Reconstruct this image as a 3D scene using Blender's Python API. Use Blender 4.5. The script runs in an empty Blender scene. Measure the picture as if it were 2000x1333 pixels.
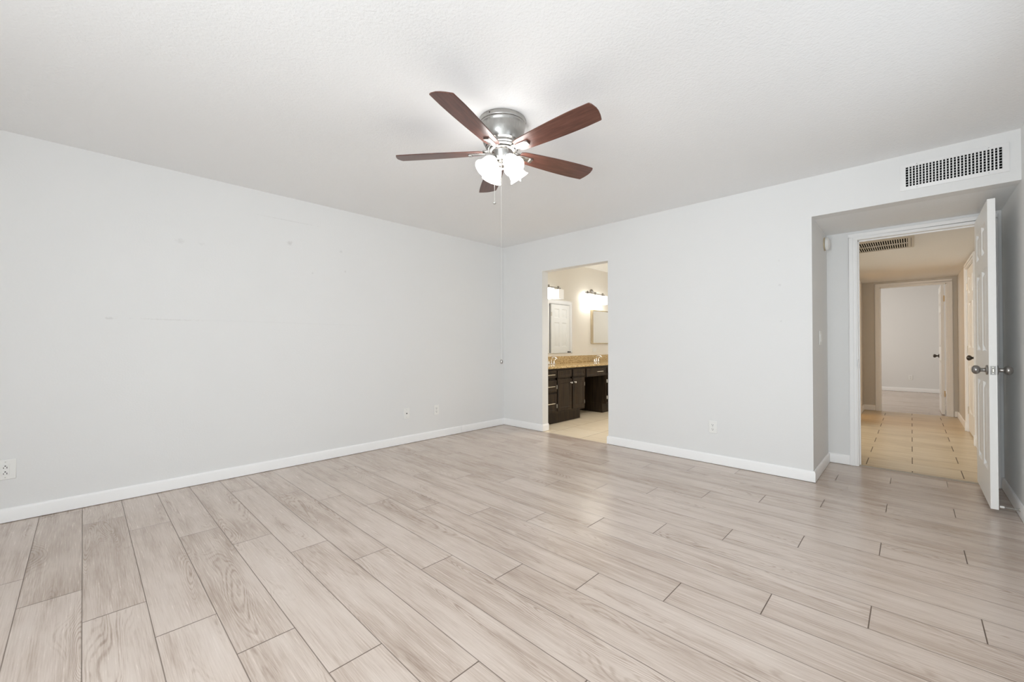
import bpy, bmesh, math, random
from mathutils import Vector, Matrix
C = bpy.context.scene.collection
S = bpy.context.scene
PI = math.pi

# ------------------------------------------------------------------ camera
cd = bpy.data.cameras.new('camera')
cd.sensor_width = 36.0
cd.lens = 36.0 * 808.45 / 2000.0
cd.clip_start = 0.02
cam = bpy.data.objects.new('camera', cd)
C.objects.link(cam)
yaw, pitch, roll = 0.76784, 0.00867, -0.00182
fw = Vector((-math.sin(yaw) * math.cos(pitch), math.cos(yaw) * math.cos(pitch), math.sin(pitch)))
rt = Vector((math.cos(yaw), math.sin(yaw), 0))
up = rt.cross(fw)
r2 = rt * math.cos(roll) + up * math.sin(roll)
u2 = -rt * math.sin(roll) + up * math.cos(roll)
m = Matrix((r2, u2, -fw)).transposed().to_4x4()
m.translation = Vector((4.0574, -4.0397, 1.1014))
cam.matrix_world = m
S.camera = cam

# ------------------------------------------------------------------ world, daylight, exposure
S.view_settings.view_transform = 'Standard'
S.view_settings.look = 'None'
S.view_settings.exposure = 0.0
S.view_settings.gamma = 1.0
S.view_settings.use_curve_mapping = False
S.cycles.max_bounces = 14
S.cycles.diffuse_bounces = 9
S.cycles.sample_clamp_indirect = 6.0

w = bpy.data.worlds.new('World')
S.world = w
w.use_nodes = True
bg = w.node_tree.nodes['Background']
bg.inputs['Color'].default_value = (0.80, 0.90, 1.0, 1)
bg.inputs['Strength'].default_value = 1.0


def area(name, loc, direction, sx, sy, power, col, spread=PI):
    l = bpy.data.lights.new(name, 'AREA')
    l.shape = 'RECTANGLE'
    l.size, l.size_y = sx, sy
    l.energy = power
    l.color = col
    l.spread = spread
    o = bpy.data.objects.new(name, l)
    C.objects.link(o)
    o.location = loc
    o.rotation_euler = Vector(direction).to_track_quat('-Z', 'Y').to_euler()
    return o


def point(name, loc, power, col, r=0.05):
    l = bpy.data.lights.new(name, 'POINT')
    l.energy = power
    l.color = col
    l.shadow_soft_size = r
    o = bpy.data.objects.new(name, l)
    C.objects.link(o)
    o.location = loc
    return o


# daylight outside the sliding window behind the camera, and panels inside the rooms beyond for daylight from unbuilt windows
area('daylight_rear', (3.65, -5.70, 1.22), (0, 1, 0.26), 1.05, 1.9, 92, (0.90, 0.965, 1.0))
area('daylight_right', (4.78, -2.15, 1.50), (-1, 0, -0.30), 2.0, 1.1, 11, (0.92, 0.97, 1.0))
area('daylight_far_room', (2.10, 7.3, 1.4), (1, 0, 0), 1.6, 1.3, 32, (1.0, 0.95, 0.88))
area('daylight_living', (2.10, 2.2, 1.7), (1, 0, -0.80), 1.6, 1.0, 36, (1.0, 0.945, 0.86))
point('warm_lamp_side_room', (2.6, 4.25, 1.9), 14, (1.0, 0.60, 0.24), 0.10)
area('bathroom_door_fill', (0.95, 3.60, 2.40), (0.25, 0, -1), 0.6, 0.6, 13, (0.97, 0.98, 1.0))  # added fill light without a fixture, brightens the door seen in the mirror
area('bathroom_floor_fill', (1.35, 0.95, 2.40), (0, -0.1, -1), 0.4, 0.4, 9, (1.0, 0.94, 0.84), 1.9)  # added fill aimed down to lift the bathroom floor, no fixture

# ------------------------------------------------------------------ materials


def mat(name, col, rough=0.5, metal=0.0, spec=0.5, emit=None, es=0.0):
    M = bpy.data.materials.new(name)
    M.use_nodes = True
    b = M.node_tree.nodes['Principled BSDF']
    b.inputs['Base Color'].default_value = (*col, 1)
    b.inputs['Roughness'].default_value = rough
    b.inputs['Metallic'].default_value = metal
    b.inputs['Specular IOR Level'].default_value = spec
    if emit:
        b.inputs['Emission Color'].default_value = (*emit, 1)
        b.inputs['Emission Strength'].default_value = es
    return M


class NT:
    """small node-building helper"""

    def __init__(s, M):
        s.t = M.node_tree
        s.n = s.t.nodes
        s.l = s.t.links
        s.b = s.n['Principled BSDF']

    def node(s, typ, **kw):
        x = s.n.new(typ)
        for k, v in kw.items():
            setattr(x, k, v)
        return x

    def set(s, sock, v):
        if hasattr(v, 'is_output'):
            s.l.new(v, sock)
        else:
            sock.default_value = v

    def math(s, op, a, b=0.0, c=None):
        x = s.node('ShaderNodeMath', operation=op)
        s.set(x.inputs[0], a)
        s.set(x.inputs[1], b)
        if c is not None:
            s.set(x.inputs[2], c)
        return x.outputs[0]

    def pos(s):
        g = s.node('ShaderNodeNewGeometry')
        x = s.node('ShaderNodeSeparateXYZ')
        s.l.new(g.outputs['Position'], x.inputs[0])
        return x.outputs[0], x.outputs[1], x.outputs[2], g.outputs['Position']

    def obj(s):
        g = s.node('ShaderNodeTexCoord')
        x = s.node('ShaderNodeSeparateXYZ')
        s.l.new(g.outputs['Object'], x.inputs[0])
        return x.outputs[0], x.outputs[1], x.outputs[2], g.outputs['Object']

    def comb(s, x, y, z):
        k = s.node('ShaderNodeCombineXYZ')
        for i, v in enumerate((x, y, z)):
            s.set(k.inputs[i], v)
        return k.outputs[0]

    def noise(s, vec, scale, detail=3.0, rough=0.5, dist=0.0):
        k = s.node('ShaderNodeTexNoise')
        s.l.new(vec, k.inputs['Vector'])
        k.inputs['Scale'].default_value = scale
        k.inputs['Detail'].default_value = detail
        k.inputs['Roughness'].default_value = rough
        k.inputs['Distortion'].default_value = dist
        return k.outputs[0]

    def white(s, vec):
        k = s.node('ShaderNodeTexWhiteNoise', noise_dimensions='3D')
        s.l.new(vec, k.inputs['Vector'])
        return k.outputs['Value']

    def mix(s, f, a, b, mode='MIX'):
        k = s.node('ShaderNodeMix', data_type='RGBA', blend_type=mode)
        s.set(k.inputs[0], f)
        s.set(k.inputs[6], a)
        s.set(k.inputs[7], b)
        return k.outputs[2]

    def ramp(s, f, stops):
        k = s.node('ShaderNodeValToRGB')
        s.l.new(f, k.inputs[0])
        el = k.color_ramp.elements
        while len(el) < len(stops):
            el.new(0.5)
        for e, (p, c) in zip(el, stops):
            e.position = p
            e.color = (*c, 1) if len(c) == 3 else c
        return k.outputs[0]

    def rng(s, v, a, b, c=0.0, d=1.0):
        k = s.node('ShaderNodeMapRange')
        s.set(k.inputs[0], v)
        for i, q in enumerate((a, b, c, d)):
            k.inputs[i + 1].default_value = q
        return k.outputs[0]

    def bump(s, h, strength, dist=0.01):
        k = s.node('ShaderNodeBump')
        s.l.new(h, k.inputs['Height'])
        k.inputs['Strength'].default_value = strength
        k.inputs['Distance'].default_value = dist
        s.l.new(k.outputs[0], s.b.inputs['Normal'])


def paint(name, col, rough=0.55, bump=0.12, scale=90, spots=None):
    M = mat(name, col, rough, spec=0.3)
    N = NT(M)
    x, y, z, p = N.pos()
    n = N.noise(p, scale, 3)
    N.bump(n, bump, 0.004)
    base = N.mix(N.noise(p, 1.3, 2), (*[c * 0.985 for c in col], 1), (*[min(1, c * 1.01) for c in col], 1))
    if spots:                                   # scuffs and nail marks, each with its own place on the wall
        for (c, r, dark) in spots:
            v = N.node('ShaderNodeVectorMath', operation='SUBTRACT')
            N.l.new(p, v.inputs[0])
            v.inputs[1].default_value = c
            d = N.node('ShaderNodeVectorMath', operation='DIVIDE')
            N.l.new(v.outputs[0], d.inputs[0])
            d.inputs[1].default_value = r
            e = N.node('ShaderNodeVectorMath', operation='LENGTH')
            N.l.new(d.outputs[0], e.inputs[0])
            f = N.math('ADD', e.outputs['Value'], N.rng(N.noise(p, 60, 2), 0.3, 0.7, -0.4, 0.4))
            k = N.rng(f, 0.3, 1.0, dark * 0.5, 0.0)
            base = N.mix(k, base, (0.22, 0.20, 0.18, 1))
    N.l.new(base, N.b.inputs['Base Color'])
    return M


WALL = (0.80, 0.803, 0.80)
spots = [((0, -3.524, 1.907), (0.02, 0.035, 0.022), 0.20), ((0, -3.386, 1.907), (0.02, 0.03, 0.014), 0.12),
         ((0, -2.743, 2.028), (0.02, 0.028, 0.022), 0.35), ((0, -2.272, 2.024), (0.02, 0.016, 0.016), 0.28),
         ((0, -2.75, 2.230), (0.02, 0.30, 0.0035), 0.30), ((0, -3.91, 1.292), (0.02, 0.03, 0.010), 0.35),
         ((0, -3.588, 1.295), (0.02, 0.22, 0.006), 0.22), ((0, -2.70, 1.300), (0.02, 1.15, 0.010), 0.05),
         ((0, -2.231, 1.832), (0.02, 0.012, 0.010), 0.3), ((0, -2.54, 1.778), (0.02, 0.012, 0.008), 0.3)]
M_wall_left = paint('left_wall_paint', WALL, spots=spots)
M_wall = paint('wall_paint', WALL)
M_wall_b = paint('back_wall_paint', WALL, spots=[((3.268, 0, 1.596), (0.013, 0.02, 0.013), 0.25),
                                                   ((3.275, 0, 1.292), (0.010, 0.02, 0.010), 0.25),
                                                   ((3.265, 0, 1.80), (0.010, 0.02, 0.010), 0.12)])
M_ceil = paint('ceiling_texture', (0.872, 0.879, 0.884), rough=0.8, bump=0.6, scale=85)
M_cream = paint('bathroom_paint', (0.85, 0.83, 0.785))
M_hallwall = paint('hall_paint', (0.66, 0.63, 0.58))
M_trim = mat('white_trim_paint', (0.93, 0.93, 0.93), 0.45)
M_door = mat('white_door_paint', (0.90, 0.90, 0.885), 0.4)
M_plate = mat('white_plastic', (0.86, 0.86, 0.84), 0.3)
M_dark = mat('hollow_shade_black', (0.008, 0.008, 0.008), 0.9, spec=0.05)  # near-black colour standing in for the shade inside hollows
M_slot = mat('dark_slot', (0.03, 0.03, 0.03), 0.6)
M_screw = mat('screw_metal', (0.62, 0.62, 0.60), 0.35, 1.0)
M_pewter = mat('pewter_metal', (0.36, 0.345, 0.33), 0.28, 1.0)
M_darkmetal = mat('dark_bronze', (0.10, 0.09, 0.08), 0.35, 1.0)
M_hinge = mat('satin_hinge', (0.70, 0.68, 0.62), 0.4, 1.0)
M_brass = mat('brass_hinge', (0.75, 0.55, 0.30), 0.4, 1.0)
M_chrome = mat('chrome', (0.85, 0.85, 0.85), 0.08, 1.0)
M_steel = mat('threshold_metal', (0.52, 0.48, 0.42), 0.38, 0.8)
M_rubber = mat('white_rubber', (0.82, 0.82, 0.80), 0.6)
M_mirror = mat('mirror_glass', (0.93, 0.94, 0.93), 0.015, 1.0)
M_gold = mat('beige_gilt', (0.55, 0.47, 0.33), 0.45, 0.3)
M_ventmetal = mat('vent_white_enamel', (0.83, 0.83, 0.83), 0.35)
M_grilletan = mat('grille_enamel', (0.66, 0.62, 0.55), 0.45)


def nickel():
    M = mat('brushed_nickel', (0.43, 0.42, 0.40), 0.22, 1.0)
    N = NT(M)
    x, y, z, p = N.obj()
    a = N.math('ARCTAN2', y, x)
    n = N.noise(N.comb(N.math('MULTIPLY', a, 30.0), 0.0, N.math('MULTIPLY', z, 3.0)), 3.0, 3)
    N.l.new(N.rng(n, 0.2, 0.8, 0.17, 0.32), N.b.inputs['Roughness'])
    N.b.inputs['Anisotropic'].default_value = 0.75
    tg = N.node('ShaderNodeTangent', direction_type='RADIAL', axis='Z')
    N.l.new(tg.outputs[0], N.b.inputs['Tangent'])
    return M


M_nickel = nickel()


def blade_wood():
    M = mat('cherry_blade', (0.2, 0.07, 0.04), 0.28)
    N = NT(M)
    x, y, z, p = N.obj()
    v = N.comb(N.math('MULTIPLY', x, 1.4), N.math('MULTIPLY', y, 14.0), z)
    g = N.noise(v, 4.0, 5, 0.6, 0.4)
    f = N.noise(N.comb(N.math('MULTIPLY', x, 3.0), N.math('MULTIPLY', y, 120.0), z), 4.0, 2)
    g = N.math('ADD', N.math('MULTIPLY', g, 0.7), N.math('MULTIPLY', f, 0.3))
    c = N.ramp(g, [(0.30, (0.055, 0.021, 0.016)), (0.5, (0.110, 0.043, 0.031)), (0.70, (0.170, 0.072, 0.052))])
    N.l.new(c, N.b.inputs['Base Color'])
    return M


M_blade = blade_wood()


def shade_mat(name, col, strength, body=(0.9, 0.9, 0.88)):
    return mat(name, body, 0.3, emit=col, es=strength)


M_shade = shade_mat('lit_frosted_glass', (1.0, 0.98, 0.95), 13.5)
M_bulb = shade_mat('lit_bulb', (1.0, 0.97, 0.92), 25.0)
M_sconce = shade_mat('lit_square_glass', (1.0, 0.95, 0.86), 4.3)
M_sconce_faint = shade_mat('unlit_glass_faint_glow', (1.0, 0.96, 0.90), 0.25, (0.85, 0.86, 0.86))  # bulb is off, yet the glass emits a faint glow of its own


def laminate(name, y0, wid, x0, step, length, phase):
    """light taupe oak-look planks running along x; every row's end joints step by a quarter plank"""
    M = mat(name, (0.5, 0.42, 0.36), 0.3, spec=0.45)
    N = NT(M)
    x, y, z, p = N.pos()
    ry = N.math('DIVIDE', N.math('SUBTRACT', y, y0), wid)
    row = N.math('FLOOR', ry)
    fy = N.math('SUBTRACT', ry, row)
    st = N.math('MULTIPLY', N.math('FLOORED_MODULO', N.math('SUBTRACT', row, phase), 4.0), step)
    ux = N.math('DIVIDE', N.math('SUBTRACT', N.math('SUBTRACT', x, x0), st), length)
    col = N.math('FLOOR', ux)
    fx = N.math('SUBTRACT', ux, col)
    pid = N.comb(row, col, 3.7)
    rnd = N.white(pid)
    rnd2 = N.white(N.comb(col, row, 9.1))
    ly = N.math('MULTIPLY', fy, wid)
    lx = N.math('MULTIPLY', fx, length)
    # cathedral figure: contour lines of a noise drawn out along the plank
    off = N.math('MULTIPLY', rnd, 37.0)
    vec = N.comb(N.math('ADD', N.math('MULTIPLY', lx, 0.95), off), N.math('ADD', N.math('MULTIPLY', ly, 7.5), N.math('MULTIPLY', rnd2, 11.0)), off)
    cn = N.noise(vec, 1.2, 1.0, 0.40, 0.35)
    wob = N.noise(N.comb(N.math('MULTIPLY', x, 9.0), N.math('MULTIPLY', y, 40.0), off), 1.0, 3)
    streak0 = N.noise(N.comb(N.math('MULTIPLY', x, 14.0), N.math('MULTIPLY', y, 60.0), off), 1.0, 2)
    ring = N.math('SINE', N.math('ADD', N.math('MULTIPLY', cn, 210.0), N.math('MULTIPLY', wob, 4.0)))
    ring = N.rng(ring, -0.2, 1.0, 0.0, 1.0)
    where = N.math('MULTIPLY', N.rng(cn, 0.50, 0.66, 0.0, 1.0), N.rng(streak0, 0.35, 0.6, 0.25, 1.0))
    ring = N.math('MULTIPLY', ring, where)
    fine = N.noise(N.comb(N.math('MULTIPLY', x, 7.0), N.math('MULTIPLY', y, 210.0), off), 1.0, 4, 0.65)
    streak = N.noise(N.comb(N.math('ADD', N.math('MULTIPLY', x, 1.6), off), N.math('MULTIPLY', y, 22.0), off), 1.0, 3, 0.55)
    cloud = N.noise(N.comb(N.math('ADD', N.math('MULTIPLY', x, 2.0), off), N.math('MULTIPLY', y, 6.0), off), 1.0, 2)
    t = N.math('ADD', N.math('MULTIPLY', N.math('SUBTRACT', rnd, 0.5), 0.13),
               N.math('ADD', N.math('MULTIPLY', N.math('SUBTRACT', streak, 0.5), 0.48),
                      N.math('ADD', N.math('MULTIPLY', N.math('SUBTRACT', cloud, 0.5), 0.48),
                             N.math('MULTIPLY', N.math('SUBTRACT', fine, 0.5), 0.65))))
    t = N.math('SUBTRACT', N.math('ADD', t, 0.60), N.math('MULTIPLY', ring, 0.26))
    c = N.ramp(t, [(0.10, (0.275, 0.205, 0.160)), (0.42, (0.465, 0.378, 0.318)), (0.64, (0.600, 0.512, 0.450)), (0.95, (0.685, 0.602, 0.543))])
    # micro-bevel joints
    ey = N.math('MINIMUM', ly, N.math('SUBTRACT', wid, ly))
    ex = N.math('MINIMUM', lx, N.math('SUBTRACT', length, lx))
    ey2 = N.rng(ey, 0.0010, 0.0026, 0.72, 0.0)
    ex2 = N.rng(ex, 0.0014, 0.0030, 0.88, 0.0)
    j = N.math('MAXIMUM', ex2, ey2)
    c = N.mix(j, c, (0.085, 0.052, 0.034, 1))
    N.l.new(c, N.b.inputs['Base Color'])
    N.l.new(N.math('ADD', N.rng(fine, 0.3, 0.7, 0.20, 0.28), N.math('MULTIPLY', j, 0.3)), N.b.inputs['Roughness'])
    h = N.math('SUBTRACT', N.math('MULTIPLY', fine, 0.12), j)
    N.bump(h, 0.18, 0.0015)
    return M


M_floor = laminate('oak_laminate', -4.230, 0.1920, 2.0, 0.322, 1.284, 6.0)


def tile(name, sx, sy, x0, y0, cols, groutcol, rough=0.25, shift=0.5):
    M = mat(name, cols[0], rough)
    N = NT(M)
    x, y, z, p = N.pos()
    ry = N.math('DIVIDE', N.math('SUBTRACT', y, y0), sy)
    row = N.math('FLOOR', ry)
    sh = N.math('MULTIPLY', N.math('FLOORED_MODULO', row, 2.0), shift)
    ux = N.math('ADD', N.math('DIVIDE', N.math('SUBTRACT', x, x0), sx), sh)
    col = N.math('FLOOR', ux)
    lx = N.math('MULTIPLY', N.math('SUBTRACT', ux, col), sx)
    ly = N.math('MULTIPLY', N.math('SUBTRACT', ry, row), sy)
    rnd = N.white(N.comb(row, col, 1.3))
    a = N.noise(N.comb(N.math('ADD', N.math('MULTIPLY', x, 2.0), N.math('MULTIPLY', rnd, 20.0)), N.math('MULTIPLY', y, 11.0), rnd), 1.5, 4, 0.6)
    t = N.math('ADD', N.math('MULTIPLY', a, 0.8), N.math('MULTIPLY', rnd, 0.25))
    c = N.ramp(t, [(0.25, cols[1]), (0.5, cols[0]), (0.8, cols[2])])
    ex = N.math('MINIMUM', lx, N.math('SUBTRACT', sx, lx))
    ey = N.math('MINIMUM', ly, N.math('SUBTRACT', sy, ly))
    jx = N.rng(ex, 0.0022, 0.0040, 0.9, 0.0)
    jy = N.rng(ey, 0.0012, 0.0026, 0.45, 0.0)
    j = N.math('MAXIMUM', jx, jy)
    N.l.new(N.mix(j, c, groutcol), N.b.inputs['Base Color'])
    N.l.new(N.math('ADD', N.math('MULTIPLY', j, 0.5), rough), N.b.inputs['Roughness'])
    return M


M_halltile = tile('hall_tile', 0.607, 0.299, 3.750, 0.945, ((0.66, 0.54, 0.37), (0.50, 0.39, 0.25), (0.77, 0.66, 0.49)), (0.08, 0.055, 0.035, 1), 0.32)
M_bathtile = tile('bathroom_tile', 0.46, 0.46, 0.80, 0.02, ((0.80, 0.69, 0.53), (0.68, 0.57, 0.42), (0.86, 0.77, 0.63)), (0.42, 0.34, 0.25, 1), 0.3, 0.0)


def granite():
    M = mat('gold_granite', (0.5, 0.38, 0.2), 0.12)
    N = NT(M)
    x, y, z, p = N.pos()
    a = N.noise(p, 45, 4, 0.7)
    b = N.noise(p, 130, 3, 0.6)
    c = N.ramp(N.math('ADD', N.math('MULTIPLY', a, 0.6), N.math('MULTIPLY', b, 0.4)),
               [(0.36, (0.08, 0.045, 0.02)), (0.44, (0.38, 0.25, 0.10)), (0.53, (0.62, 0.46, 0.23)), (0.66, (0.82, 0.71, 0.50))])
    N.l.new(c, N.b.inputs['Base Color'])
    return M


M_granite = granite()


def darkwood():
    M = mat('espresso_wood', (0.03, 0.02, 0.014), 0.5, spec=0.3)
    N = NT(M)
    x, y, z, p = N.pos()
    n = N.noise(N.comb(N.math('MULTIPLY', x, 30.0), N.math('MULTIPLY', y, 30.0), N.math('MULTIPLY', z, 2.0)), 1.5, 4)
    N.l.new(N.ramp(n, [(0.3, (0.013, 0.008, 0.0045)), (0.7, (0.044, 0.027, 0.014))]), N.b.inputs['Base Color'])
    return M


M_wood = darkwood()


def thin_glass():
    M = bpy.data.materials.new('window_glass')
    M.use_nodes = True
    t = M.node_tree
    t.nodes.remove(t.nodes['Principled BSDF'])
    a = t.nodes.new('ShaderNodeBsdfTransparent')
    g = t.nodes.new('ShaderNodeBsdfGlossy')
    g.inputs['Roughness'].default_value = 0.02
    mx = t.nodes.new('ShaderNodeMixShader')
    mx.inputs[0].default_value = 0.06
    t.links.new(a.outputs[0], mx.inputs[1])
    t.links.new(g.outputs[0], mx.inputs[2])
    t.links.new(mx.outputs[0], t.nodes['Material Output'].inputs[0])
    return M


M_glass = thin_glass()

# ------------------------------------------------------------------ mesh helpers


class MB:
    def __init__(s):
        s.v, s.f = [], []

    def add(s, vs, fs, mtx=None):
        o = len(s.v)
        s.v += [tuple(mtx @ Vector(q)) if mtx else tuple(q) for q in vs]
        s.f += [tuple(i + o for i in f) for f in fs]
        return s

    def box(s, x0, x1, y0, y1, z0, z1, mtx=None):
        x0, x1 = min(x0, x1), max(x0, x1)
        y0, y1 = min(y0, y1), max(y0, y1)
        z0, z1 = min(z0, z1), max(z0, z1)
        vs = [(x, y, z) for z in (z0, z1) for y in (y0, y1) for x in (x0, x1)]
        return s.add(vs, [(0, 2, 3, 1), (4, 5, 7, 6), (0, 1, 5, 4), (2, 6, 7, 3), (0, 4, 6, 2), (1, 3, 7, 5)], mtx)

    def lathe(s, prof, n=32, mtx=None, cap=True):
        """prof: list of (r, z) about the local z axis, ordered from one end to the other"""
        vs, fs = [], []
        for r, z in prof:
            for k in range(n):
                a = 2 * PI * k / n
                vs.append((r * math.cos(a), r * math.sin(a), z))
        for i in range(len(prof) - 1):
            for k in range(n):
                a, b = i * n + k, i * n + (k + 1) % n
                fs.append((a, b, b + n, a + n))
        if cap:
            if prof[0][0] > 1e-6:
                fs.append(tuple(range(n - 1, -1, -1)))
            if prof[-1][0] > 1e-6:
                fs.append(tuple(range((len(prof) - 1) * n, len(prof) * n)))
        return s.add(vs, fs, mtx)

    def tube(s, pts, r, n=10):
        pts = [Vector(p) for p in pts]
        rs = r if isinstance(r, (list, tuple)) else [r] * len(pts)
        vs, fs = [], []
        ref = None
        for i, p in enumerate(pts):
            d = (pts[min(i + 1, len(pts) - 1)] - pts[max(i - 1, 0)]).normalized()
            if ref is None:
                ref = d.orthogonal().normalized()
            ref = (ref - d * ref.dot(d)).normalized()
            q = d.cross(ref)
            for k in range(n):
                a = 2 * PI * k / n
                vs.append(tuple(p + (ref * math.cos(a) + q * math.sin(a)) * rs[i]))
        for i in range(len(pts) - 1):
            for k in range(n):
                a, b = i * n + k, i * n + (k + 1) % n
                fs.append((a, b, b + n, a + n))
        fs.append(tuple(range(n - 1, -1, -1)))
        fs.append(tuple(range((len(pts) - 1) * n, len(pts) * n)))
        return s.add(vs, fs)

    def prism(s, poly, z0, z1, mtx=None):
        n = len(poly)
        vs = [(x, y, z0) for x, y in poly] + [(x, y, z1) for x, y in poly]
        fs = [tuple(range(n - 1, -1, -1)), tuple(range(n, 2 * n))]
        for k in range(n):
            j = (k + 1) % n
            fs.append((k, j, j + n, k + n))
        return s.add(vs, fs, mtx)

    def build(s, name, material, parent=None, bevel=0.0, smooth=35, segs=2):
        me = bpy.data.meshes.new(name)
        bm = bmesh.new()
        bv = [bm.verts.new(v) for v in s.v]
        for f in s.f:
            try:
                bm.faces.new([bv[i] for i in f])
            except ValueError:
                pass
        bmesh.ops.remove_doubles(bm, verts=bm.verts[:], dist=1e-6)
        bmesh.ops.recalc_face_normals(bm, faces=bm.faces[:])
        bm.to_mesh(me)
        bm.free()
        for p in me.polygons:
            p.use_smooth = True
        me.set_sharp_from_angle(angle=math.radians(smooth))
        me.materials.append(material)
        o = bpy.data.objects.new(name, me)
        C.objects.link(o)
        if parent:
            o.parent = parent
        if bevel:
            b = o.modifiers.new('bevel', 'BEVEL')
            b.width = bevel
            b.segments = segs
            b.limit_method = 'ANGLE'
            b.angle_limit = math.radians(40)
        return o


def tag(o, label=None, cat=None, group=None, kind=None):
    if label:
        o['label'] = label
    if cat:
        o['category'] = cat
    if group:
        o['group'] = group
    if kind:
        o['kind'] = kind
    return o


def empty(name, loc, rz=0.0, label=None, cat=None, group=None, kind=None):
    o = bpy.data.objects.new(name, None)
    C.objects.link(o)
    o.location = loc
    o.rotation_euler = (0, 0, rz)
    o.empty_display_size = 0.1
    return tag(o, label, cat, group, kind)


def copy_tree(o, parent=None):
    c = o.copy()
    C.objects.link(c)
    c.parent = parent
    for ch in list(o.children):
        copy_tree(ch, c)
    return c


def struct(name, mb, material, label=None, cat=None, parent=None, bevel=0.0):
    o = mb.build(name, material, parent, bevel)
    if parent is None:
        tag(o, label, cat, kind='structure')
    return o


def T(x, y, z):
    return Matrix.Translation((x, y, z))


def RX(a):
    return Matrix.Rotation(a, 4, 'X')


def RY(a):
    return Matrix.Rotation(a, 4, 'Y')


def RZ(a):
    return Matrix.Rotation(a, 4, 'Z')


# ------------------------------------------------------------------ room shell
H = 2.44          # ceiling of the bedroom and the bathroom
HA = 2.12         # lower ceiling of the alcove and the hall
XA = 3.489        # left side of the alcove
XR = 4.555        # right wall
YD = 0.81         # wall with the bedroom door
YF = 5.05         # far wall of the hall
HX = 3.468        # left wall of the hall
YR = -5.50        # rear wall behind the camera
BX0, BX1, BZ = 0.690, 1.637, 2.032   # opening to the bathroom
BW = 1.85         # right wall of the bathroom
BY = 4.60         # end wall of the bathroom

f = MB().box(-0.12, 4.68, YR - 0.12, 0.0, -0.06, 0).box(3.37, 4.68, 0.0, 0.85, -0.06, 0)
struct('floor', f, M_floor, 'light taupe wood-look plank floor of the empty bedroom', 'floor')
struct('floor_bathroom', MB().box(-0.12, 1.97, 0.0, BY + 0.12, -0.06, 0), M_bathtile, 'beige tile floor of the bathroom seen through the opening', 'floor')
struct('floor_hall', MB().box(1.98, 4.68, 0.852, 5.06, -0.06, 0), M_halltile, 'tan tile floor of the hall beyond the open door', 'floor')
struct('floor_far_room', MB().box(1.98, 5.90, 5.062, 9.27, -0.06, 0), M_floor, 'wood-look floor of the room at the end of the hall', 'floor')

c = MB().box(-0.12, 4.68, YR - 0.12, 0.12, H, H + 0.08)
struct('ceiling', c, M_ceil, 'white textured bedroom ceiling with the fan', 'ceiling')
struct('ceiling_bathroom', MB().box(-0.12, 1.97, 0.121, BY + 0.12, H, H + 0.08), M_ceil, 'white bathroom ceiling seen at the top of the opening', 'ceiling')
c = MB().box(3.35, 4.68, 0.1205, 5.17, HA, HA + 0.06)
struct('ceiling_hall', c, M_ceil, 'lower ceiling over the door alcove and the hall', 'ceiling')
struct('ceiling_living', MB().box(1.97, 3.35, 0.81, 5.17, H, H + 0.08), M_ceil, 'ceiling of the space beside the hall', 'ceiling')
struct('ceiling_far_room', MB().box(1.97, 5.90, 5.17, 9.27, H, H + 0.08), M_ceil, 'ceiling of the room at the end of the hall', 'ceiling')

b = MB().box(-0.12, 0, YR - 0.12, 0.12, 0, H)
struct('wall_left', b, M_wall_left, 'long white scuffed wall on the left', 'wall')
b = MB().box(0, BX0, 0, 0.115, 0, H).box(BX0, BX1, 0, 0.115, BZ, H).box(BX1, XA, 0, 0.12, 0, H).box(XA, XR, 0, 0.12, HA, H)
struct('wall_back', b, M_wall_b, 'white wall with the bathroom opening and the wall vent', 'wall')
RY0, RY1, RZ0, RZ1 = -3.20, -1.10, 0.88, 2.04
b = MB().box(XR, 4.68, YR - 0.12, RY0, 0, H).box(XR, 4.68, RY1, YD + 0.12, 0, H).box(XR, 4.68, RY0, RY1, 0, RZ0).box(XR, 4.68, RY0, RY1, RZ1, H)
struct('wall_right', b, M_wall, 'white wall at the right edge behind the open door', 'wall')
struct('wall_alcove', MB().box(3.37, XA, 0.12, YD, 0, HA), M_wall, 'short left side wall of the door alcove', 'wall')
DX0, DX1, DZ = 3.700, 4.484, 2.050
b = MB().box(3.35, DX0, YD, YD + 0.12, 0, HA).box(DX1, XR, YD, YD + 0.12, 0, HA).box(DX0, DX1, YD, YD + 0.12, DZ, HA).box(1.97, 3.35, YD, YD + 0.12, 0, H)
struct('wall_door', b, M_wall, 'wall around the bedroom door at the back of the alcove', 'wall')
# rear wall with a wide sliding window (out of view, behind the camera)
WX0, WX1, WZ0, WZ1 = 3.00, 4.30, 0.06, 2.16
b = MB().box(0, WX0, YR - 0.12, YR, 0, H).box(WX1, XR, YR - 0.12, YR, 0, H).box(WX0, WX1, YR - 0.12, YR, 0, WZ0).box(WX0, WX1, YR - 0.12, YR, WZ1, H)
struct('wall_rear', b, M_wall, 'wall with the sliding window behind the viewpoint', 'wall')
wn = empty('window_1', (0, YR - 0.06, 0), 0, 'tall glazed door in the wall behind the viewpoint', 'window', kind='structure')
fr = MB()
for x0, x1 in ((WX0, WX0 + 0.05), (WX1 - 0.05, WX1)):
    fr.box(x0, x1, -0.03, 0.03, WZ0, WZ1)
fr.box(WX0, WX1, -0.03, 0.03, WZ0, WZ0 + 0.05).box(WX0, WX1, -0.03, 0.03, WZ1 - 0.05, WZ1)
fr.build('window_frame', M_trim, wn)
MB().box(WX0 + 0.05, WX1 - 0.05, -0.003, 0.003, WZ0 + 0.05, WZ1 - 0.05).build('pane', M_glass, wn)

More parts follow.
